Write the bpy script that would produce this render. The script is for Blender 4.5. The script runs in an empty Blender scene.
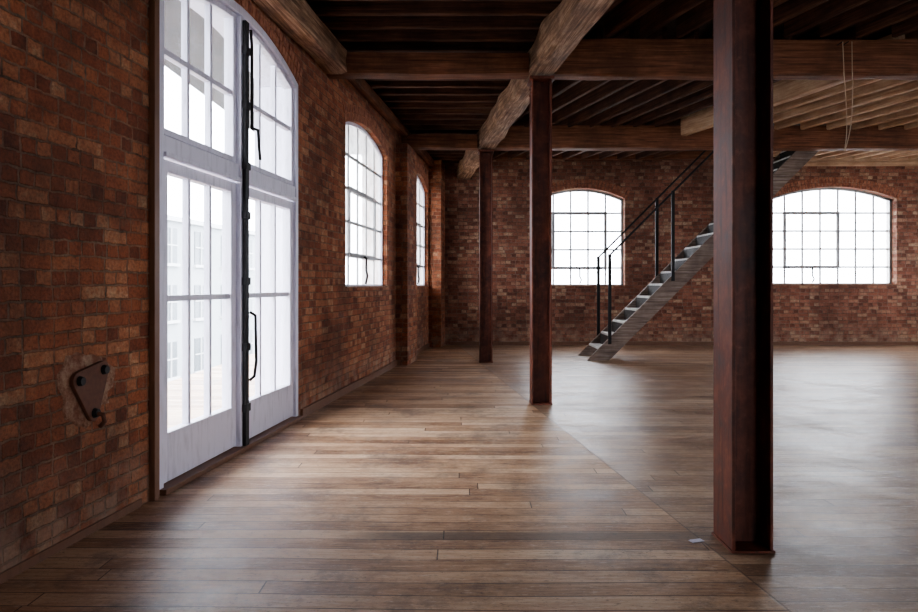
import bpy, bmesh, math, random
from mathutils import Vector, Matrix, noise
random.seed(4)
scene = bpy.context.scene
COL = scene.collection
F = 714.0; H = 1.5
CEIL = 4.85

# ------------------------------------------------------------------ node helpers
class NT:
    def __init__(s, name):
        s.m = bpy.data.materials.new(name); s.m.use_nodes = True
        s.t = s.m.node_tree; s.t.nodes.clear()
        s.out = s.t.nodes.new('ShaderNodeOutputMaterial')
    def n(s, typ, ins=None, **props):
        nd = s.t.nodes.new(typ)
        for k, v in props.items(): setattr(nd, k, v)
        for k, v in (ins or {}).items():
            sock = nd.inputs[k]
            if isinstance(v, bpy.types.NodeSocket): s.t.links.new(v, sock)
            else: sock.default_value = v
        return nd
    def math(s, op, a, b=0.0, c=0.0, clamp=False):
        return s.n('ShaderNodeMath', {0: a, 1: b, 2: c}, operation=op, use_clamp=clamp).outputs[0]
    def ramp(s, fac, stops, interp='LINEAR'):
        r = s.n('ShaderNodeValToRGB', {0: fac}); cr = r.color_ramp; cr.interpolation = interp
        while len(cr.elements) < len(stops): cr.elements.new(0.5)
        for e, (p, c) in zip(cr.elements, stops):
            e.position = p; e.color = (c[0], c[1], c[2], 1)
        return r.outputs[0]
    def mix(s, fac, a, b, blend='MIX'):
        r = s.n('ShaderNodeMix', data_type='RGBA', blend_type=blend)
        for idx, v in ((0, fac), (6, a), (7, b)):
            if isinstance(v, bpy.types.NodeSocket): s.t.links.new(v, r.inputs[idx])
            else: r.inputs[idx].default_value = v if idx == 0 else (v[0], v[1], v[2], 1)
        return r.outputs[2]
    def noise(s, vec, scale, detail=4, rough=0.55):
        return s.n('ShaderNodeTexNoise', {'Vector': vec, 'Scale': scale, 'Detail': detail, 'Roughness': rough}).outputs[0]
    def mapr(s, v, a, b, c=0.0, d=1.0):
        return s.n('ShaderNodeMapRange', {0: v, 1: a, 2: b, 3: c, 4: d}).outputs[0]
    def finish(s, color, rough=0.7, bump=None, bs=0.3, bd=0.01, metal=0.0, spec=0.5):
        b = s.n('ShaderNodeBsdfPrincipled', {'Roughness': rough, 'Metallic': metal, 'Specular IOR Level': spec})
        if isinstance(color, bpy.types.NodeSocket): s.t.links.new(color, b.inputs['Base Color'])
        else: b.inputs['Base Color'].default_value = (*color[:3], 1)
        if bump is not None:
            bm = s.n('ShaderNodeBump', {'Strength': bs, 'Distance': bd, 'Height': bump})
            s.t.links.new(bm.outputs[0], b.inputs['Normal'])
        s.t.links.new(b.outputs[0], s.out.inputs[0])
        return s.m

def brick_mat(name, stops, mortar, seed=0.0, dirt=0.5):
    t = NT(name)
    co = t.n('ShaderNodeTexCoord').outputs['Object']
    sp = t.n('ShaderNodeSeparateXYZ', {0: co})
    wob = t.noise(co, 2.5, 2)
    u = t.math('ADD', sp.outputs[0], sp.outputs[1])
    v = t.math('ADD', sp.outputs[2], t.math('MULTIPLY', t.math('SUBTRACT', wob, 0.5), 0.03))
    w2 = t.noise(co, 14, 3)
    v2 = t.math('ADD', v, t.math('MULTIPLY', t.math('SUBTRACT', t.noise(co, 17, 3), 0.5), 0.028))
    RHB = 0.088
    rowi = t.math('FLOOR', t.math('DIVIDE', v2, RHB))
    rr = t.n('ShaderNodeTexWhiteNoise', {'Vector': t.n('ShaderNodeCombineXYZ', {0: rowi}).outputs[0]}, noise_dimensions='3D').outputs[0]
    u2 = t.math('ADD', t.math('ADD', u, seed), t.math('MULTIPLY', t.math('SUBTRACT', w2, 0.5), 0.036))
    u2 = t.math('ADD', u2, t.math('MULTIPLY', rr, 0.09))
    vec = t.n('ShaderNodeCombineXYZ', {0: u2, 1: v2}).outputs[0]
    br = t.n('ShaderNodeTexBrick', {'Vector': vec, 'Color1': (0, 0, 0, 1), 'Color2': (1, 1, 1, 1), 'Mortar': (0.5, 0.5, 0.5, 1),
             'Scale': 1.0, 'Mortar Size': 0.009, 'Mortar Smooth': 0.5, 'Bias': 0.0, 'Brick Width': 0.122, 'Row Height': RHB},
             offset=0.5, offset_frequency=2, squash=2.0, squash_frequency=2)
    tint = t.n('ShaderNodeSeparateColor', {0: br.outputs[0]}).outputs[0]
    fine = t.noise(co, 45, 5, 0.7)
    mid = t.noise(co, 8, 7, 0.75)
    tt = t.math('ADD', t.math('MULTIPLY', tint, 0.78), t.math('MULTIPLY', t.math('SUBTRACT', mid, 0.36), 0.95), clamp=True)
    c = t.ramp(tt, stops)
    c = t.mix(t.mapr(fine, 0.42, 0.70, 0.0, 0.65), c, (0.08, 0.034, 0.023), 'MIX')
    mfac = t.math('MULTIPLY', br.outputs[1], t.mapr(t.noise(co, 3, 4), 0.38, 0.6, 0.5, 1.0))
    smear = t.mapr(t.noise(co, 7, 7, 0.8), 0.54, 0.66, 0.0, 0.7)
    smear = t.math('MULTIPLY', smear, t.mapr(t.noise(co, 1.1, 3), 0.42, 0.6))
    mfac = t.math('ADD', mfac, smear, clamp=True)
    mcol = t.mix(t.mapr(t.noise(co, 6, 6, 0.75), 0.35, 0.65), mortar, tuple(x * 0.22 for x in mortar))
    c = t.mix(mfac, c, mcol)
    big = t.noise(co, 0.8, 7, 0.7)
    c = t.mix(t.mapr(big, 0.44, 0.62, 0.0, dirt), c, (0.058, 0.030, 0.023))
    lowz = t.mapr(sp.outputs[2], 0.0, 0.6, 0.6, 0.0)
    low = t.math('MULTIPLY', lowz, t.mapr(t.noise(co, 5, 5), 0.4, 0.6))
    c = t.mix(low, c, (0.40, 0.29, 0.22))
    hgt = t.math('ADD', t.math('MULTIPLY', t.math('SUBTRACT', 1.0, br.outputs[1]), 0.9), t.math('MULTIPLY', fine, 0.8))
    hgt = t.math('ADD', hgt, t.math('MULTIPLY', tint, 0.5))
    return t.finish(c, 0.85, hgt, 1.0, 0.022, spec=0.25)

def wood_mat(name, c1, c2, c3, rough=0.7, grain=1.0, bs=0.5):
    t = NT(name)
    co = t.n('ShaderNodeTexCoord').outputs['Object']
    mp = t.n('ShaderNodeMapping', {'Vector': co, 'Scale': (0.5, 9, 9)}).outputs[0]
    a = t.noise(mp, 3.0 * grain, 8, 0.65)
    mp2 = t.n('ShaderNodeMapping', {'Vector': co, 'Scale': (0.25, 30, 30)}).outputs[0]
    b = t.noise(mp2, 3.0, 3)
    c = t.ramp(t.math('ADD', t.math('MULTIPLY', a, 0.7), t.math('MULTIPLY', b, 0.3)), [(0.36, c1), (0.5, c2), (0.66, c3)])
    big = t.noise(co, 1.7, 5, 0.65)
    c = t.mix(t.mapr(big, 0.42, 0.65, 0, 0.7), c, c1)
    return t.finish(c, rough, t.math('ADD', a, b), bs, 0.01, spec=0.3)

def vert_wood(name, col, rough=0.5):
    t = NT(name)
    co = t.n('ShaderNodeTexCoord').outputs['Object']
    a = t.noise(t.n('ShaderNodeMapping', {'Vector': co, 'Scale': (6, 6, 1)}).outputs[0], 4, 6, 0.6)
    c = t.mix(t.mapr(a, 0.5, 0.75), col, tuple(x * 0.72 for x in col))
    return t.finish(c, rough, a, 0.15, 0.004)

M = {}
M['brick_l'] = brick_mat('brick_left', [(0.0, (0.10, 0.038, 0.026)), (0.22, (0.27, 0.084, 0.043)), (0.6, (0.43, 0.145, 0.068)), (0.85, (0.53, 0.225, 0.115)), (1.0, (0.60, 0.37, 0.22))], (0.42, 0.28, 0.19), dirt=0.6)
M['brick_b'] = brick_mat('brick_back', [(0.0, (0.10, 0.045, 0.036)), (0.28, (0.25, 0.10, 0.066)), (0.65, (0.38, 0.165, 0.108)), (0.88, (0.48, 0.29, 0.19)), (1.0, (0.58, 0.43, 0.30))], (0.34, 0.25, 0.19), seed=3.3, dirt=0.5)
M['joist'] = wood_mat('joist_dark_wood', (0.03, 0.012, 0.008), (0.095, 0.040, 0.023), (0.17, 0.08, 0.045))
M['beam'] = wood_mat('beam_brown_wood', (0.075, 0.028, 0.014), (0.20, 0.078, 0.039), (0.34, 0.155, 0.082))
M['beam_old'] = wood_mat('beam_weathered_wood', (0.08, 0.040, 0.023), (0.30, 0.17, 0.10), (0.62, 0.43, 0.30), bs=1.0)
M['newwood'] = wood_mat('joist_pale_wood', (0.32, 0.18, 0.11), (0.54, 0.36, 0.23), (0.64, 0.48, 0.34))
M['stairwood'] = wood_mat('stair_grey_wood', (0.09, 0.06, 0.048), (0.23, 0.172, 0.14), (0.40, 0.33, 0.285))
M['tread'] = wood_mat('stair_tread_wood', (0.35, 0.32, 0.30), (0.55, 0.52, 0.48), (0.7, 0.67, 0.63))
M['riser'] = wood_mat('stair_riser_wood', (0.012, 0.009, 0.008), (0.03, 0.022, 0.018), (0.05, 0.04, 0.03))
M['ceil'] = wood_mat('ceiling_boards', (0.018, 0.009, 0.006), (0.045, 0.022, 0.013), (0.07, 0.036, 0.022))
M['white'] = vert_wood('white_paint', (0.66, 0.64, 0.74))
M['trimwood'] = vert_wood('brown_stain', (0.16, 0.072, 0.038))
M['bars'] = vert_wood('grey_paint', (0.30, 0.30, 0.30))

t = NT('black_iron'); co = t.n('ShaderNodeTexCoord').outputs['Object']
M['iron'] = t.finish(t.mix(t.noise(co, 12), (0.008, 0.008, 0.009), (0.025, 0.022, 0.022)), 0.6, spec=0.3)
t = NT('rust_iron'); co = t.n('ShaderNodeTexCoord').outputs['Object']
a = t.noise(co, 30, 6)
M['rust'] = t.finish(t.mix(a, (0.05, 0.02, 0.012), (0.20, 0.075, 0.04)), 0.75, a, 0.5, 0.004)
t = NT('cement'); co = t.n('ShaderNodeTexCoord').outputs['Object']
a = t.noise(co, 25, 6); b = t.noise(co, 9, 6, 0.75)
M['cement'] = t.finish(t.mix(t.mapr(b, 0.42, 0.62), t.mix(a, (0.14, 0.06, 0.036), (0.30, 0.12, 0.065)), (0.40, 0.26, 0.18)), 0.9, t.math('ADD', a, b), 1.0, 0.03)
t = NT('cable_sheath'); M['cable'] = t.finish((0.45, 0.33, 0.22), 0.5)
t = NT('oxide_red_steel'); co = t.n('ShaderNodeTexCoord').outputs['Object']
a = t.noise(co, 4, 7, 0.65); b = t.noise(t.n('ShaderNodeMapping', {'Vector': co, 'Scale': (8, 8, 0.7)}).outputs[0], 3, 5)
c = t.ramp(a, [(0.32, (0.060, 0.018, 0.011)), (0.5, (0.145, 0.040, 0.022)), (0.66, (0.24, 0.078, 0.044))])
c = t.mix(t.mapr(b, 0.5, 0.7, 0, 0.7), c, (0.035, 0.015, 0.011))
c = t.mix(t.mapr(t.noise(co, 16, 7, 0.8), 0.58, 0.68, 0, 0.45), c, (0.27, 0.105, 0.065))
M['steel'] = t.finish(c, t.mapr(a, 0.3, 0.7, 0.42, 0.65), t.noise(co, 40, 4), 0.3, 0.004, spec=0.4)

# floor
t = NT('old_floorboards'); co = t.n('ShaderNodeTexCoord').outputs['Object']
sp = t.n('ShaderNodeSeparateXYZ', {0: co})
row = t.math('ADD', sp.outputs[0], t.math('MULTIPLY', sp.outputs[1], 0.1064))
mask = t.math('GREATER_THAN', row, 1.87)
RH = 0.15
v = t.math('ADD', sp.outputs[1], t.math('MULTIPLY', mask, 0.06))
v = t.math('ADD', v, t.math('MULTIPLY', sp.outputs[0], 0.012))
v = t.math('ADD', v, t.math('MULTIPLY', t.math('SUBTRACT', t.noise(co, 0.5, 1), 0.5), 0.12))
v = t.math('ADD', v, 200 * RH)
ri = t.math('FLOOR', t.math('DIVIDE', v, RH))
rnd = t.n('ShaderNodeTexWhiteNoise', {'Vector': t.n('ShaderNodeCombineXYZ', {0: ri, 1: mask}).outputs[0]}, noise_dimensions='3D').outputs[0]
u = t.math('ADD', sp.outputs[0], t.math('MULTIPLY', rnd, 4.4))
vec = t.n('ShaderNodeCombineXYZ', {0: u, 1: v}).outputs[0]
br = t.n('ShaderNodeTexBrick', {'Vector': vec, 'Color1': (0, 0, 0, 1), 'Color2': (1, 1, 1, 1), 'Mortar': (0, 0, 0, 1), 'Scale': 1.0,
        'Mortar Size': 0.0045, 'Mortar Smooth': 0.4, 'Bias': 0.0, 'Brick Width': 4.4, 'Row Height': RH}, offset=0.0, squash=1.0)
tint = t.n('ShaderNodeSeparateColor', {0: br.outputs[0]}).outputs[0]
gv = t.n('ShaderNodeCombineXYZ', {0: t.math('MULTIPLY', u, 0.9), 1: t.math('MULTIPLY', v, 14.0), 2: t.math('MULTIPLY', tint, 7.0)}).outputs[0]
g = t.noise(gv, 3.0, 9, 0.75)
mid = t.noise(t.n('ShaderNodeMapping', {'Vector': co, 'Scale': (0.8, 1.6, 1)}).outputs[0], 1.8, 10, 0.75)
f = t.math('ADD', t.math('MULTIPLY', tint, 0.24), t.math('ADD', t.math('MULTIPLY', g, 0.60), t.math('MULTIPLY', mid, 0.52)))
c = t.ramp(f, [(0.50, (0.135, 0.066, 0.036)), (0.60, (0.32, 0.178, 0.100)), (0.72, (0.50, 0.315, 0.19)), (0.88, (0.66, 0.48, 0.33))])
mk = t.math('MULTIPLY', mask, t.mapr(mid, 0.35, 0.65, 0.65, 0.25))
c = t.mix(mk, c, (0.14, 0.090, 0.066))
st = t.noise(co, 1.1, 9, 0.78)
c = t.mix(t.mapr(st, 0.50, 0.62, 0, 0.7), c, (0.115, 0.065, 0.043))
sc = t.noise(t.n('ShaderNodeMapping', {'Vector': co, 'Scale': (2, 8, 1)}).outputs[0], 5, 9, 0.82)
c = t.mix(t.mapr(sc, 0.54, 0.62, 0, 0.6), c, (0.64, 0.50, 0.38))
sc2 = t.noise(t.n('ShaderNodeMapping', {'Vector': co, 'Scale': (3, 7, 1)}).outputs[0], 7, 9, 0.82)
c = t.mix(t.mapr(sc2, 0.55, 0.62, 0, 0.75), c, (0.060, 0.035, 0.024))
shadow_x = t.math('MULTIPLY', t.mapr(sp.outputs[0], -0.75, -0.45), t.mapr(sp.outputs[0], 1.4, 1.6, 1.0, 0.0))
shadow_y = t.mapr(t.math('ABSOLUTE', t.math('SUBTRACT', sp.outputs[1], t.math('ADD', 4.27, t.math('MULTIPLY', t.math('SUBTRACT', g, 0.5), 0.08)))), 0.05, 0.08, 1.0, 0.0)
c = t.mix(t.math('MULTIPLY', t.math('MULTIPLY', shadow_x, shadow_y), 0.7), c, (0.075, 0.047, 0.036))  # near column's cast shadow, painted into the board colour as a dark strip
seam = t.mapr(t.math('ABSOLUTE', t.math('SUBTRACT', row, 1.87)), 0.003, 0.008, 0.5, 0.0)
gapv = t.math('MULTIPLY', br.outputs[1], t.mapr(t.noise(co, 2.5, 4), 0.35, 0.6, 0.5, 1.0))
gap = t.math('MAXIMUM', gapv, seam)
c = t.mix(gap, c, (0.025, 0.014, 0.009))
rg = t.math('ADD', t.mapr(st, 0.3, 0.65, 0.50, 0.28), t.math('MULTIPLY', g, 0.2))
rg = t.math('SUBTRACT', rg, t.math('MULTIPLY', mask, 0.10))
hh = t.math('ADD', t.math('MULTIPLY', t.math('SUBTRACT', 1.0, gap), 0.5), t.math('ADD', t.math('MULTIPLY', g, 0.5), t.math('MULTIPLY', tint, 0.5)))
hh = t.math('ADD', hh, t.math('MULTIPLY', mid, 1.0))
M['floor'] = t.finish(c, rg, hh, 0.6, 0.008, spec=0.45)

def glass_mat(name, tr, col, frost):
    t = NT(name); co = t.n('ShaderNodeTexCoord').outputs['Object']
    tb = t.n('ShaderNodeBsdfTransparent', {'Color': (*tr, 1)}).outputs[0]
    tl = t.n('ShaderNodeBsdfTranslucent', {'Color': (*col, 1)}).outputs[0]
    gl = t.n('ShaderNodeBsdfGlossy', {'Roughness': 0.05}).outputs[0]
    dirt = t.mapr(t.noise(co, 3, 6, 0.7), 0.35, 0.7, frost * 0.7, min(1, frost * 1.3))
    m1 = t.n('ShaderNodeMixShader', {0: dirt, 1: tb, 2: tl}).outputs[0]
    m2 = t.n('ShaderNodeMixShader', {0: 0.05, 1: m1, 2: gl}).outputs[0]
    t.t.links.new(m2, t.out.inputs[0]); return t.m
M['glass'] = glass_mat('clear_glass', (0.92, 0.95, 1.0), (0.9, 0.93, 1.0), 0.06)
M['frost'] = glass_mat('frosted_glass', (0.93, 0.95, 1.0), (0.9, 0.92, 0.95), 0.5)

# ------------------------------------------------------------------ mesh helpers
def obj_from(bm, name, mat, parent=None, loc=None, rz=0.0, smooth=False):
    me = bpy.data.meshes.new(name); bmesh.ops.recalc_face_normals(bm, faces=bm.faces)
    bm.to_mesh(me); bm.free()
    ob = bpy.data.objects.new(name, me); COL.objects.link(ob)
    me.materials.append(mat)
    if smooth:
        for p in me.polygons: p.use_smooth = True
    if parent: ob.parent = parent
    if loc is not None: ob.location = loc
    ob.rotation_euler = (0, 0, rz)
    return ob
def empty(name, loc=(0, 0, 0), rz=0.0):
    e = bpy.data.objects.new(name, None); COL.objects.link(e); e.location = loc; e.rotation_euler = (0, 0, rz)
    e.empty_display_size = 0.2; return e
def box(bm, x0, x1, y0, y1, z0, z1, skew=0.0):
    vs = [bm.verts.new(p) for p in ((x0, y0, z0), (x1, y0, z0), (x1, y1, z0), (x0, y1, z0), (x0, y0, z1), (x1, y0, z1), (x1, y1, z1), (x0, y1, z1))]
    for f in ((0, 3, 2, 1), (4, 5, 6, 7), (0, 1, 5, 4), (1, 2, 6, 5), (2, 3, 7, 6), (3, 0, 4, 7)):
        bm.faces.new([vs[i] for i in f])
    return vs
def prism(bm, pts, y0, y1):
    a = [bm.verts.new((p[0], y0, p[1])) for p in pts]; b = [bm.verts.new((p[0], y1, p[1])) for p in pts]
    n = len(pts); bm.faces.new(a); bm.faces.new(b[::-1])
    for i in range(n): bm.faces.new((a[i], b[i], b[(i + 1) % n], a[(i + 1) % n]))
def bevel(ob, w=0.004, seg=2):
    m = ob.modifiers.new('bevel', 'BEVEL'); m.width = w; m.segments = seg; m.limit_method = 'ANGLE'; return ob
def tube(name, pts, r, mat, parent=None):
    cu = bpy.data.curves.new(name, 'CURVE'); cu.dimensions = '3D'; cu.bevel_depth = r; cu.bevel_resolution = 3; cu.use_fill_caps = True
    sp = cu.splines.new('POLY'); sp.points.add(len(pts) - 1)
    for p, q in zip(sp.points, pts): p.co = (*q, 1)
    ob = bpy.data.objects.new(name, cu); COL.objects.link(ob); cu.materials.append(mat)
    if parent: ob.parent = parent
    return ob
def arch(o, s):
    s0, s1, sill, spring, crown = o[:5]
    c = (s0 + s1) / 2; h = (s1 - s0) / 2
    return spring + (crown - spring) * (1 - ((s - c) / h) ** 2)

def wall(name, loc, rz, L, thick, ht, openings, mat):
    bm = bmesh.new()
    def q(*p): bm.faces.new([bm.verts.new(x) for x in p])
    xs = 0.0
    def solid(a, b, z0a, z0b, z1a, z1b):
        for y in (0, thick): q((a, y, z0a), (b, y, z0b), (b, y, z1b), (a, y, z1a))
    for o in sorted(openings):
        solid(xs, o[0], 0, 0, ht, ht)
        N = 20
        for i in range(N):
            a = o[0] + (o[1] - o[0]) * i / N; b = o[0] + (o[1] - o[0]) * (i + 1) / N
            if o[2] > 0:
                solid(a, b, 0, 0, o[2], o[2])
            q((a, 0, o[2]), (b, 0, o[2]), (b, thick, o[2]), (a, thick, o[2]))
            za, zb = arch(o, a), arch(o, b)
            solid(a, b, za, zb, ht, ht)
            q((a, 0, za), (a, thick, za), (b, thick, zb), (b, 0, zb))
        for s in (o[0], o[1]):
            q((s, 0, o[2]), (s, thick, o[2]), (s, thick, o[3]), (s, 0, o[3]))
        xs = o[1]
    solid(xs, L, 0, 0, ht, ht)
    for x in (0, L): q((x, 0, 0), (x, thick, 0), (x, thick, ht), (x, 0, ht))
    q((0, 0, ht), (L, 0, ht), (L, thick, ht), (0, thick, ht))
    bmesh.ops.remove_doubles(bm, verts=bm.verts, dist=0.0005)
    return obj_from(bm, name, mat, None, loc, rz)

def arch_strip(bm, o, y0, y1, t0, t1, N=20):
    for i in range(N):
        a = o[0] + (o[1] - o[0]) * i / N; b = o[0] + (o[1] - o[0]) * (i + 1) / N
        za, zb = arch(o, a), arch(o, b)
        prism(bm, [(a, za - t1), (b, zb - t1), (b, zb - t0), (a, za - t0)], y0, y1)

def brick_ring(parent, o, y0):
    bm = bmesh.new()
    s0, s1, sill, spring, crown = o[:5]
    for ring in range(2):
        n = int((s1 - s0 + 0.2) / 0.085)
        for i in range(n):
            s = s0 - 0.05 + (s1 - s0 + 0.1) * (i + 0.5) / n
            ds = 0.032
            sl = -2 * (crown - spring) * (s - (s0 + s1) / 2) / ((s1 - s0) / 2) ** 2
            ang = math.atan(sl); z = arch(o, s)
            nx, nz = -math.sin(ang), math.cos(ang); tx, tz = math.cos(ang), math.sin(ang)
            r0 = 0.004 + ring * 0.12; r1 = r0 + 0.108
            j = random.uniform(0, 0.006)
            prism(bm, [(s + nx * r0 - tx * ds, z + nz * r0 - tz * ds), (s + nx * r0 + tx * ds, z + nz * r0 + tz * ds),
                       (s + nx * r1 + tx * (ds + .003), z + nz * r1 + tz * (ds + .003)), (s + nx * r1 - tx * (ds + .003), z + nz * r1 - tz * (ds + .003))], y0 - 0.004 - j, y0 + 0.05)
    return bevel(obj_from(bm, 'brick_arch', M['arch'], parent), 0.004, 1)

t = NT('arch_bricks'); co = t.n('ShaderNodeTexCoord').outputs['Object']
a = t.noise(co, 9, 5, 0.7)
M['arch'] = t.finish(t.ramp(a, [(0.3, (0.12, 0.045, 0.03)), (0.5, (0.30, 0.115, 0.064)), (0.7, (0.47, 0.22, 0.13))]), 0.85, t.noise(co, 50, 4), 0.6, 0.008)

wcount = [0]
portals = []
def window(loc, rz, o, y, cols, rows, cas=None, mat_f='white', mat_g='frost'):
    wcount[0] += 1
    e = empty('window_%d' % wcount[0], loc, rz)
    s0, s1, sill, spring, crown = o[:5]
    bm = bmesh.new(); ft = 0.05
    box(bm, s0, s0 + ft, y, y + 0.07, sill, spring + 0.01); box(bm, s1 - ft, s1, y, y + 0.07, sill, spring + 0.01)
    box(bm, s0, s1, y, y + 0.07, sill, sill + ft); arch_strip(bm, o, y, y + 0.07, 0.0, ft)
    obj_from(bm, 'frame', M[mat_f], e)
    bm = bmesh.new(); bw = 0.020
    for i in range(1, cols):
        s = s0 + (s1 - s0) * i / cols
        box(bm, s - bw, s + bw, y + 0.02, y + 0.045, sill + ft, arch(o, s) - ft)
    for j in range(1, rows):
        z = sill + (spring + 0.12 - sill) * j / rows
        box(bm, s0 + ft, s1 - ft, y + 0.018, y + 0.047, z - bw, z + bw)
    obj_from(bm, 'glazing_bars', M['bars'], e)
    if cas:
        ci0, ci1, rj0, rj1 = cas
        a = s0 + (s1 - s0) * ci0 / cols; b = s0 + (s1 - s0) * ci1 / cols
        z0 = sill + (spring + 0.12 - sill) * rj0 / rows; z1 = sill + (spring + 0.12 - sill) * rj1 / rows
        bm = bmesh.new(); k = 0.034
        box(bm, a - k, a + k, y + 0.0, y + 0.06, z0 - k, z1 + k); box(bm, b - k, b + k, y, y + 0.06, z0 - k, z1 + k)
        box(bm, a + k, b - k, y, y + 0.06, z0 - k, z0 + k); box(bm, a + k, b - k, y, y + 0.06, z1 - k, z1 + k)
        obj_from(bm, 'opening_casement', M['bars'], e)
        m = (a + b) / 2
        tube('casement_stay', [(m, y - 0.01, z0), (m, y - 0.04, z0 - 0.03), (m, y - 0.04, z0 - 0.22), (m + 0.04, y - 0.05, z0 - 0.3), (m, y - 0.03, sill + 0.06)], 0.018, M['iron'], e)
    bm = bmesh.new()
    N = 16; pts = [(s0 + 0.02, sill + 0.02), (s1 - 0.02, sill + 0.02)] + [(s1 - 0.02 - (s1 - s0 - 0.04) * i / N, arch(o, s1 - 0.02 - (s1 - s0 - 0.04) * i / N) - 0.02) for i in range(N + 1)]
    bm.faces.new([bm.verts.new((p[0], y + 0.032, p[1])) for p in pts])
    obj_from(bm, 'glass', M[mat_g], e)
    bm = bmesh.new(); box(bm, s0 - 0.0, s1 + 0.0, -0.02, y + 0.0, sill - 0.0, sill + 0.02)
    obj_from(bm, 'sill', M['cement'], e)
    brick_ring(e, o, 0.0)
    portals.append((loc, rz, o))
    return e

# ------------------------------------------------------------------ room shell
RZL = math.atan2(0.9932, 0.1159)
YF = -7.0; LL = (-2.729 + 0.1167 * YF, YF, 0)
def S(Y): return (Y - YF) / 0.9932
YB = 17.85; XR = 13.0
door = (S(5.09), S(7.99), 0.0, 3.74, 4.03)
wl2 = (S(9.9), S(12.55), 1.46, 3.76, 3.96)
wl3 = (S(14.8), S(17.05), 1.46, 3.70, 3.96)
wall('wall_left', LL, RZL, S(YB + 0.45), 0.45, CEIL, [door, wl2, wl3], M['brick_l'])
LB = (-1.2, YB, 0)
wA = (1.95 + 1.2, 4.15 + 1.2, 1.47, 3.66, 3.92)
wB = (7.80 + 1.2, 10.95 + 1.2, 1.5, 3.66, 3.96)
wall('wall_back', LB, 0.0, XR + 0.45 + 1.2, 0.45, CEIL, [wA, wB], M['brick_b'])
LR = (XR, YB, 0)
wr = [(YB - c - 1.4, YB - c + 1.4, 1.2, 3.6, 3.92) for c in (15.2, 10.0, 4.3)]
wall('wall_right', LR, -math.pi / 2, YB - YF, 0.45, CEIL, wr, M['brick_b'])
LF = (XR + 0.45, YF, 0)
wf = [(c - 1.4, c + 1.4, 1.2, 3.6, 3.92) for c in (4.5, 9.5)]
wall('wall_front', LF, math.pi, XR + 0.45 + 3.6 + 0.45, 0.45, CEIL, wf, M['brick_b'])

window(LL, RZL, wl2, 0.08, 5, 5, (1, 4, 1, 3)); window(LL, RZL, wl3, 0.08, 4, 5, (1, 3, 1, 3))
window(LB, 0, wA, 0.22, 5, 5, (1, 4, 1, 4), mat_f='bars'); window(LB, 0, wB, 0.22, 7, 5, (1, 4, 1, 4), mat_f='bars')
for o in wr: window(LR, -math.pi / 2, o, 0.2, 6, 5)
for o in wf: window(LF, math.pi, o, 0.2, 6, 5)

bm = bmesh.new(); box(bm, -4.5, XR + 0.5, YF - 0.5, YB + 0.5, -0.2, 0.0)
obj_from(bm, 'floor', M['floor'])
bm = bmesh.new(); box(bm, -4.5, XR + 0.5, YF - 0.5, YB + 0.5, CEIL, CEIL + 0.12)
obj_from(bm, 'ceiling', M['ceil'])

for k, (a, b, d) in enumerate(((13.3, 14.3, 0.22), (17.15, 17.85, 0.30))):
    bm = bmesh.new(); box(bm, S(a), S(b), -d, 0.0, 0, 4.14 if k == 0 else 4.5)
    ob = obj_from(bm, 'wall_pilaster', M['brick_l'], None, LL, RZL)
bm = bmesh.new(); box(bm, S(8.05), S(13.3), -0.03, 0.0, 0, 0.10); box(bm, S(14.3), S(17.1), -0.03, 0.0, 0, 0.10); box(bm, S(-6.9), S(4.85), -0.012, 0.0, 0, 0.05)
obj_from(bm, 'baseboard_left', M['trimwood'], None, LL, RZL)
bm = bmesh.new(); box(bm, 1.0, XR + 1.1, -0.03, 0.0, 0, 0.08)
obj_from(bm, 'baseboard_back', M['trimwood'], None, LB, 0)
bm = bmesh.new(); box(bm, S(4.95), S(5.01), -0.045, -0.002, 0.0, 4.1)
bevel(obj_from(bm, 'trim_1', M['trimwood'], None, LL, RZL))

# ------------------------------------------------------------------ timber
def rough_box(bm, L, w, h, z0, amp, seed, cx=0.0, x0=0.0, seg=0.25):
    n = max(2, int(L / seg)); ring = []
    prof = [(-.5, 0), (-.25, 0), (0, 0), (.25, 0), (.5, 0), (.5, .5), (.5, 1), (.25, 1), (0, 1), (-.25, 1), (-.5, 1), (-.5, .5)]
    for i in range(n + 1):
        r = []
        for (a, b) in prof:
            c = 0.06 if abs(a) == .5 and b in (0, 1) else 0
            p = Vector((x0 + L * i / n, cx + a * w * (1 - c), z0 + (b * h if not c else b * h * (1 - c) + (0.5 * c * h))))
            nz = noise.noise_vector(Vector((p.x * 1.3 + seed, p.y * 5, p.z * 5))) * amp
            if i in (0, n): nz.x = 0
            r.append(bm.verts.new(p + Vector((nz.x * 0.3, nz.y, nz.z))))
        ring.append(r)
    m = len(prof)
    for i in range(n):
        for j in range(m):
            bm.faces.new((ring[i][j], ring[i + 1][j], ring[i + 1][(j + 1) % m], ring[i][(j + 1) % m]))
    bm.faces.new(ring[0]); bm.faces.new(ring[-1][::-1])
def beam(name, p0, p1, w, h, z0, mat, amp=0.02, seg=0.25):
    d = Vector((p1[0] - p0[0], p1[1] - p0[1], 0)); bm = bmesh.new()
    rough_box(bm, d.length, w, h, 0, amp, random.uniform(0, 50), seg=seg)
    return obj_from(bm, name, mat, None, (p0[0], p0[1], z0), math.atan2(d.y, d.x), smooth=False)
def RX(Y): return 2.008 - 0.1064 * Y
BZ = 4.15
YC = [4.15, 9.1, 13.95]
beam('ceiling_girder', (RX(YF), YF + 0.0), (RX(YB), YB), 0.33, 0.36, BZ, M['beam_old'], 0.05, 0.15)
def WX(Y): return -2.729 + 0.1167 * Y
for Y in [-1.0] + YC:
    x0 = WX(Y)
    beam('ceiling_cross_beam', (x0, Y), (RX(Y) - 0.16, Y), 0.28, 0.27, BZ, M['beam'])
    beam('ceiling_cross_beam', (RX(Y) + 0.16, Y), (XR, Y), 0.30, 0.46, BZ - 0.01, M['beam'])
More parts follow.
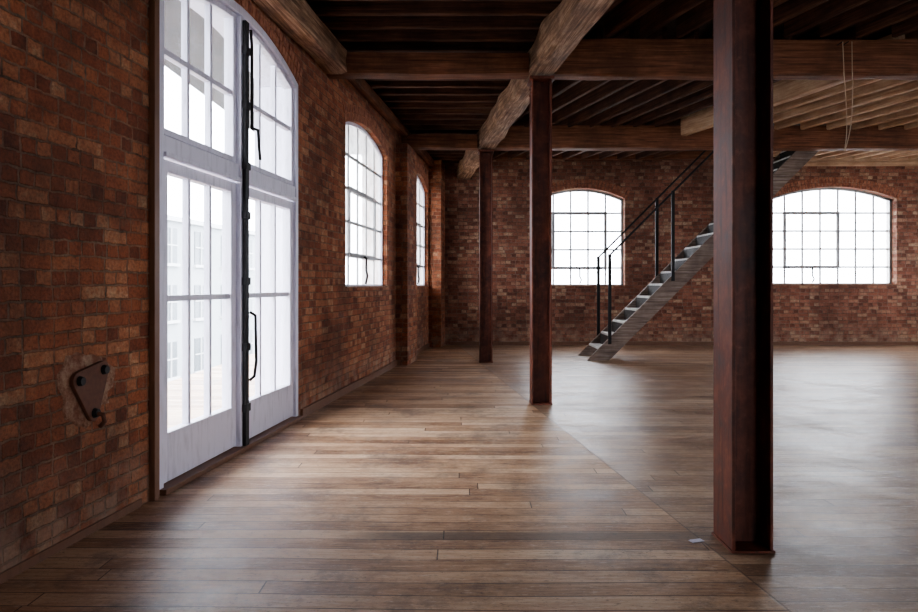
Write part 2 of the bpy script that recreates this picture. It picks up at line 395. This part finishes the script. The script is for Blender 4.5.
beam('wall_plate', (WX(YF) + 0.15, YF), (WX(8.95) + 0.15, 8.95), 0.26, 0.3, BZ + 0.0, M['beam_old'], 0.03)
beam('wall_plate', (WX(9.24) + 0.06, 9.24), (WX(YB) + 0.06, YB), 0.12, 0.16, 4.36, M['beam'], 0.01)
beam('wall_plate', (0.0, YB - 0.09), (7.9, YB - 0.09), 0.18, 0.2, 4.62, M['beam'], 0.01)
for k in range(3):
    beam('wall_plate', (8.1, YB - 0.09 - 0.03 * k), (XR, YB - 0.09 - 0.03 * k), 0.14, 0.105, 4.46 + 0.115 * k, M['newwood'], 0.004)

bm = bmesh.new(); y = YF + 0.3
while y < YB - 0.1:
    x0, x1 = WX(y) - 0.0, RX(y) + 0.1
    rough_box(bm, x1 - x0, 0.085, CEIL - 4.52, 4.52, 0.012, y * 3, cx=y, x0=x0, seg=0.5)
    y += 0.42
obj_from(bm, 'ceiling_joists', M['joist'])
SK = -0.30
def skew_joists(name, ya, yb, x_from, x_to, w, z0, mat, step, skip=None):
    ang = math.atan2(1, SK); bm = bmesh.new()
    ux, uy = math.cos(ang), math.sin(ang)
    X = x_from
    while X < x_to:
        e = yb
        if X + SK * (yb - ya) < RX(yb) + 0.1:
            e = ya + (RX(ya) + 0.1 - X) / (SK + 0.1064)
            e = min(yb, e)
        st = ya
        if X > XR - 0.05:
            st = ya + (XR - 0.05 - X) / SK
        if e - st > 0.3 and st < yb and not (skip and skip[0] < X < skip[1]):
            px, py = X + SK * (st - ya), st
            lx = px * ux + (py) * uy; ly = -px * uy + py * ux
            rough_box(bm, (e - st) / uy, w, CEIL - z0, z0, 0.008, X * 7, cx=ly, x0=lx, seg=0.6)
        X += step
    return obj_from(bm, name, mat, None, (0, 0, 0), ang)
skew_joists('ceiling_joists', YF, -1.15, 3.0, 17.0, 0.08, 4.6, M['joist'], 0.45)
skew_joists('ceiling_joists', -0.85, 4.0, 2.4, 15.0, 0.08, 4.6, M['joist'], 0.45)
skew_joists('ceiling_joists', 4.3, 8.95, 1.9, 15.0, 0.08, 4.6, M['joist'], 0.45)
skew_joists('ceiling_joists', 9.25, 13.8, 1.4, 5.5, 0.08, 4.55, M['joist'], 0.42)
skew_joists('pale_ceiling_joists', 9.25, 13.8, 6.0, 14.5, 0.10, 4.50, M['newwood'], 0.50)
skew_joists('ceiling_joists', 14.1, YB - 0.22, 1.4, 7.0, 0.08, 4.6, M['joist'], 0.45, (6.3, 8.1))
skew_joists('pale_ceiling_joists', 14.1, YB - 0.25, 8.1, 14.0, 0.08, 4.6, M['newwood'], 0.45)
beam('ceiling_trimmer', (5.72, 9.25), (5.72 + SK * 4.55, 13.8), 0.16, 0.40, 4.38, M['newwood'], 0.01)

# ------------------------------------------------------------------ steel columns
def column(Y, dx=0.0, w=0.25):
    e = empty('steel_column', (RX(Y) + dx, Y, 0), 0)
    d, tf, tw = 0.30, 0.018, 0.014
    bm = bmesh.new(); hw, hd = w / 2, d / 2
    pr = [(-hw, -hd), (-hw + tf, -hd), (-hw + tf, -tw / 2), (hw - tf, -tw / 2), (hw - tf, -hd), (hw, -hd), (hw, hd), (hw - tf, hd), (hw - tf, tw / 2), (-hw + tf, tw / 2), (-hw + tf, hd), (-hw, hd)]
    lo = [bm.verts.new((p[0], p[1], 0.012)) for p in pr]; hi = [bm.verts.new((p[0], p[1], BZ - 0.07)) for p in pr]
    n = len(pr)
    for i in range(n): bm.faces.new((lo[i], lo[(i + 1) % n], hi[(i + 1) % n], hi[i]))
    bm.faces.new(lo); bm.faces.new(hi)
    bevel(obj_from(bm, 'h_section_shaft', M['steel'], e), 0.003, 2)
    bm = bmesh.new(); box(bm, -hw - .008, hw + .008, -hd - .008, hd + .008, 0, 0.012)
    obj_from(bm, 'base_plate', M['steel'], e)
    bm = bmesh.new(); box(bm, -hw - .03, hw + .03, -hd - .04, hd + .04, BZ - 0.07, BZ - 0.035)
    bevel(obj_from(bm, 'cap_plate', M['steel'], e))
    bm = bmesh.new()
    for sx in (-1, 1):
        for sy in (-1, 1):
            for zz in (BZ - 0.14, BZ - 0.22):
                bmesh.ops.create_cone(bm, cap_ends=True, segments=6, radius1=0.013, radius2=0.011, depth=0.012, matrix=Matrix.Translation((sx * (hw + 0.006), sy * 0.08, zz)) @ Matrix.Rotation(math.pi / 2 * sx, 4, 'Y'))
    obj_from(bm, 'bolts', M['steel'], e)
column(-1.0); column(YC[0], 0.08, 0.23); column(YC[1]); column(YC[2])

# ------------------------------------------------------------------ double door
e = empty('door_1', LL, RZL)
s0, s1 = door[0], door[1]; mid = S(6.49)
yf, yb = 0.03, 0.12
bm = bmesh.new()
box(bm, s0, s0 + 0.06, 0.0, 0.16, 0.0, 3.74); box(bm, s1 - 0.07, s1, 0.0, 0.16, 0.0, 3.74)
arch_strip(bm, door, 0.0, 0.16, 0.0, 0.08)
box(bm, s0 + 0.06, mid - 0.05, 0.01, 0.14, 2.45, 2.59); box(bm, mid + 0.05, s1 - 0.07, 0.01, 0.14, 2.45, 2.59)
box(bm, s0 + 0.06, mid - 0.05, -0.02, 0.02, 2.43, 2.465); box(bm, mid + 0.05, s1 - 0.07, -0.02, 0.02, 2.43, 2.465)
bevel(obj_from(bm, 'door_frame', M['white'], e), 0.005)
bm = bmesh.new()
box(bm, s0 + 0.001, s0 + 0.02, 0.16, 0.45, 0.0, 3.72); box(bm, s1 - 0.02, s1 - 0.001, 0.16, 0.45, 0.0, 3.72); arch_strip(bm, door, 0.16, 0.45, 0.002, 0.02)
obj_from(bm, 'reveal_lining', M['white'], e)
bm = bmesh.new(); box(bm, s0, s1, -0.05, 0.2, 0.0, 0.04)
bevel(obj_from(bm, 'threshold', M['trimwood'], e))
bm = bmesh.new(); box(bm, mid - 0.05, mid + 0.05, -0.01, 0.14, 0.04, 3.93)
bevel(obj_from(bm, 'centre_post', M['white'], e))
for k, (a, b) in enumerate(((s0 + 0.065, mid - 0.055), (mid + 0.055, s1 - 0.075))):
    for part, zb, zt, bot, st, hb in (('leaf', 0.05, 2.42, 0.36, 0.105, [1.40]), ('top_light', 2.60, None, 0.05, 0.06, [3.22])):
        bm = bmesh.new(); i0, i1 = a + st, b - st
        def top(s): return zt if zt else arch(door, s) - 0.085
        if zt:
            box(bm, a, i0, yf, yb, zb, zt); box(bm, i1, b, yf, yb, zb, zt)
            box(bm, i0, i1, yf, yb, zt - 0.09, zt)
        else:
            prism(bm, [(a, zb), (i0, zb), (i0, top(i0)), (a, top(a))], yf, yb); prism(bm, [(i1, zb), (b, zb), (b, top(b)), (i1, top(i1))], yf, yb)
            for q in range(8):
                p0 = i0 + (i1 - i0) * q / 8; p1 = i0 + (i1 - i0) * (q + 1) / 8
                prism(bm, [(p0, top(p0) - 0.05), (p1, top(p1) - 0.05), (p1, top(p1)), (p0, top(p0))], yf, yb)
        box(bm, i0, i1, yf, yb, zb, zb + bot)
        bevel(obj_from(bm, '%s_frame_%d' % (part, k + 1), M['white'], e), 0.006)
        bm = bmesh.new()
        for q in (1, 2):
            s = i0 + (i1 - i0) * q / 3
            zz = (zt - 0.09) if zt else top(s) - 0.05
            box(bm, s - 0.020, s + 0.020, yf + 0.02, yb - 0.02, zb + bot, zz)
        for z in hb: box(bm, i0, i1, yf + 0.018, yb - 0.018, z - 0.022, z + 0.022)
        obj_from(bm, '%s_glazing_bars_%d' % (part, k + 1), M['white'], e)
        bm = bmesh.new(); ym = (yf + yb) / 2
        N = 8; pts = [(i0, zb + bot), (i1, zb + bot)] + [(i1 + (i0 - i1) * q / N, ((zt - 0.09) if zt else top(i1 + (i0 - i1) * q / N) - 0.05)) for q in range(N + 1)]
        bm.faces.new([bm.verts.new((p[0], ym, p[1])) for p in pts])
        obj_from(bm, '%s_glass_%d' % (part, k + 1), M['glass'], e)
bm = bmesh.new(); box(bm, mid - 0.02, mid + 0.055, -0.045, -0.01, 0.04, 3.9)
for z in (0.35, 0.9, 1.5, 2.1, 2.55, 3.1, 3.6): box(bm, mid - 0.03, mid + 0.07, -0.055, -0.01, z, z + 0.07)
bevel(obj_from(bm, 'iron_bar', M['iron'], e))
mp = mid + 0.10
tube('upper_bolt_rod', [(mp, -0.04, 3.85), (mp, -0.05, 3.7), (mp, -0.05, 2.95)], 0.014, M['iron'], e)
tube('upper_lever_handle', [(mp, -0.04, 2.95), (mp + 0.02, -0.10, 2.93), (mp + 0.03, -0.11, 2.75), (mp + 0.05, -0.11, 2.66)], 0.014, M['iron'], e)
tube('lower_bolt_rod', [(mp, -0.03, 1.25), (mp + 0.01, -0.08, 1.22), (mp + 0.02, -0.085, 0.8), (mp + 0.01, -0.07, 0.66), (mp, -0.03, 0.62)], 0.014, M['iron'], e)
brick_ring(e, door, 0.0)
portals.append((LL, RZL, door))

# ------------------------------------------------------------------ wall bracket
sb = S(4.27)
e = empty('wall_bracket', LL, RZL)
bm = bmesh.new(); N = 40; f = []; bk = []
for i in range(N):
    an = 2 * math.pi * i / N; r = 1 + 0.10 * math.sin(3 * an + 1) + 0.06 * math.sin(7 * an) + random.uniform(-0.09, 0.09)
    f.append(bm.verts.new((sb + math.cos(an) * 0.25 * r, -0.008, 0.89 + math.sin(an) * 0.20 * r)))
    bk.append(bm.verts.new((sb + math.cos(an) * 0.27 * r, 0.005, 0.89 + math.sin(an) * 0.22 * r)))
bm.faces.new(f)
for i in range(N): bm.faces.new((f[i], f[(i + 1) % N], bk[(i + 1) % N], bk[i]))
obj_from(bm, 'cement_patch', M['cement'], e)
pc = [(-0.11, 0.06, 0.055), (0.12, 0.10, 0.055), (0.03, -0.15, 0.05)]
bm = bmesh.new(); hull = []
for (cx, cz, r), (a0, a1) in zip(pc, ((100, 215), (-15, 100), (215, 345))):
    for i in range(9):
        an = math.radians(a0 + (a1 - a0) * i / 8); hull.append((sb + cx + math.cos(an) * r, 0.88 + cz + math.sin(an) * r))
order = sorted(hull, key=lambda h: math.atan2(h[1] - 0.88, h[0] - sb))
prism(bm, [(h[0], h[1]) for h in order], -0.035, -0.008)
bevel(obj_from(bm, 'plate', M['rust'], e), 0.004)
bm = bmesh.new()
for cx, cz, r in pc:
    bmesh.ops.create_cone(bm, cap_ends=True, segments=12, radius1=0.032, radius2=0.024, depth=0.03, matrix=Matrix.Translation((sb + cx, -0.045, 0.88 + cz)) @ Matrix.Rotation(math.pi / 2, 4, 'X'))
obj_from(bm, 'bolts', M['iron'], e)
tube('hook', [(sb + 0.03, -0.04, 0.73), (sb + 0.03, -0.09, 0.72), (sb + 0.03, -0.10, 0.68), (sb + 0.03, -0.07, 0.65)], 0.014, M['rust'], e)

# ------------------------------------------------------------------ staircase
e = empty('staircase', (2.53, 14.14, 0))
W = 1.1
ztop = CEIL - 0.02
def stringer(nm, y0, y1):
    bm = bmesh.new(); dv = 0.44
    prism(bm, [(0.0, 0.0), (dv, 0.0), (ztop, ztop - dv), (ztop, ztop)], y0, y1)
    return bevel(obj_from(bm, nm, M['stairwood'], e), 0.006)
stringer('near_stringer', 0.0, 0.06); stringer('far_stringer', W - 0.06, W)
bm = bmesh.new(); bm2 = bmesh.new(); n = 19; ri = ztop / n
for i in range(1, n):
    z = ri * i
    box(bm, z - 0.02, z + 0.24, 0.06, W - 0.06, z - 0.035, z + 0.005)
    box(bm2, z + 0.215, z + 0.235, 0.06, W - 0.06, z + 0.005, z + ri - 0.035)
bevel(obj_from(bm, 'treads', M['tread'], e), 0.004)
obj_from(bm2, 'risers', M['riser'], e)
def post(nm, x, y, z0, z1):
    bm = bmesh.new(); box(bm, x - 0.032, x + 0.032, y - 0.02, y + 0.02, z0, z1)
    bevel(obj_from(bm, nm, M['iron'], e))
for nm, y in (('near', -0.022), ('far', W + 0.022)):
    for i, x in enumerate((0.45, 1.70)):
        post('%s_post_%d' % (nm, i + 1), x, y, x - 0.12, x + 1.66)
    xe = CEIL - 0.35 - 1.64
    tube('%s_handrail' % nm, [(0.42, y, 0.42 + 1.64), (xe, y, xe + 1.64)], 0.020, M['iron'], e)

# hanging cable
e = empty('hanging_cable', (4.75, 8.80, 0))
pts = []
for i in range(25):
    a = i / 24; pts.append((-0.02 + 0.10 * a + 0.03 * math.sin(a * 9), 0, 4.5 - (4.5 - 3.15) * math.sin(math.pi * a) ** 0.6))
tube('cable_loop', pts, 0.0055, M['cable'], e)
tube('cable_hook', [(-0.02, 0.0, 4.5), (-0.02, 0.13, 4.5)], 0.006, M['iron'], e)
tube('cable_hook', [(0.05, 0.0, 4.5), (0.05, 0.13, 4.5)], 0.006, M['iron'], e)

bm = bmesh.new(); prism(bm, [(0, 0), (0.07, 0.0), (0.08, 0.004), (0.01, 0.004)], 0, 0.045)
obj_from(bm, 'paper_scrap', M['white'], None, (1.36, 4.15, 0.0), 0.3)

# ------------------------------------------------------------------ outside
t = NT('pale_render'); co = t.n('ShaderNodeTexCoord').outputs['Object']
M['ext'] = t.finish(t.mix(t.noise(co, 0.6, 5), (0.26, 0.28, 0.30), (0.36, 0.375, 0.39)), 0.9)
t = NT('dark_window'); M['extw'] = t.finish((0.07, 0.085, 0.10), 0.3)
t = NT('stone_trim'); M['extt'] = t.finish((0.5, 0.5, 0.51), 0.8)
t = NT('street'); co = t.n('ShaderNodeTexCoord').outputs['Object']
M['street'] = t.finish(t.mix(t.noise(co, 0.8, 5), (0.12, 0.14, 0.12), (0.22, 0.23, 0.22)), 0.9)
e = empty('neighbouring_building', LL, RZL)
bm = bmesh.new(); box(bm, 14, 60, 16.0, 22, -4, 5); obj_from(bm, 'facade', M['ext'], e)
bm = bmesh.new(); bm2 = bmesh.new()
for i in range(14):
    for j in range(3):
        x = 15.3 + i * 3.2; z = -3.2 + j * 2.9
        box(bm, x, x + 1.3, 15.96, 16.05, z, z + 1.8)
        box(bm2, x - 0.12, x + 1.42, 15.85, 16.02, z - 0.15, z); box(bm2, x + 0.62, x + 0.68, 15.9, 15.97, z, z + 1.8); box(bm2, x, x + 1.3, 15.9, 15.97, z + 0.9, z + 0.96)
box(bm2, 14, 60, 15.8, 16.02, 4.75, 5.0)
obj_from(bm, 'window_panes', M['extw'], e); obj_from(bm2, 'window_trim', M['extt'], e)
bm = bmesh.new(); box(bm, -60, 70, -60, 80, -4.2, -4.0); obj_from(bm, 'street_ground', M['street'])

# ------------------------------------------------------------------ light
w = bpy.data.worlds.new('overcast_sky'); scene.world = w; w.use_nodes = True
nt = w.node_tree; bg = nt.nodes['Background']
tc = nt.nodes.new('ShaderNodeTexCoord'); sp = nt.nodes.new('ShaderNodeSeparateXYZ'); rp = nt.nodes.new('ShaderNodeValToRGB')
nt.links.new(tc.outputs['Generated'], sp.inputs[0]); nt.links.new(sp.outputs[2], rp.inputs[0]); nt.links.new(rp.outputs[0], bg.inputs[0])
rp.color_ramp.elements[0].color = (0.90, 0.94, 1.0, 1); rp.color_ramp.elements[1].color = (1.0, 0.99, 0.98, 1)
bg.inputs[1].default_value = 18.5
for loc, rz, o in portals:
    l = bpy.data.lights.new('skylight_portal', 'AREA'); l.shape = 'RECTANGLE'; l.size = o[1] - o[0]; l.size_y = o[4] - o[2]
    l.cycles.is_portal = True
    ob = bpy.data.objects.new('skylight_portal', l); COL.objects.link(ob)
    m = Matrix.Translation(loc) @ Matrix.Rotation(rz, 4, 'Z') @ Matrix.Translation(((o[0] + o[1]) / 2, 0.4, (o[2] + o[4]) / 2)) @ Matrix.Rotation(-math.pi / 2, 4, 'X')
    ob.matrix_world = m
try:
    scene.view_settings.view_transform = 'AgX'; scene.view_settings.look = 'AgX - Medium High Contrast'
except Exception as ex: print(ex)

# ------------------------------------------------------------------ camera
cd = bpy.data.cameras.new('camera'); cam = bpy.data.objects.new('camera', cd); COL.objects.link(cam)
cd.sensor_width = 36; cd.lens = 36 * F / 918; cd.shift_y = -21 / 918; cd.clip_start = 0.05
cam.location = (0, 0, H); cam.rotation_euler = (math.pi / 2, 0, 0)
scene.camera = cam
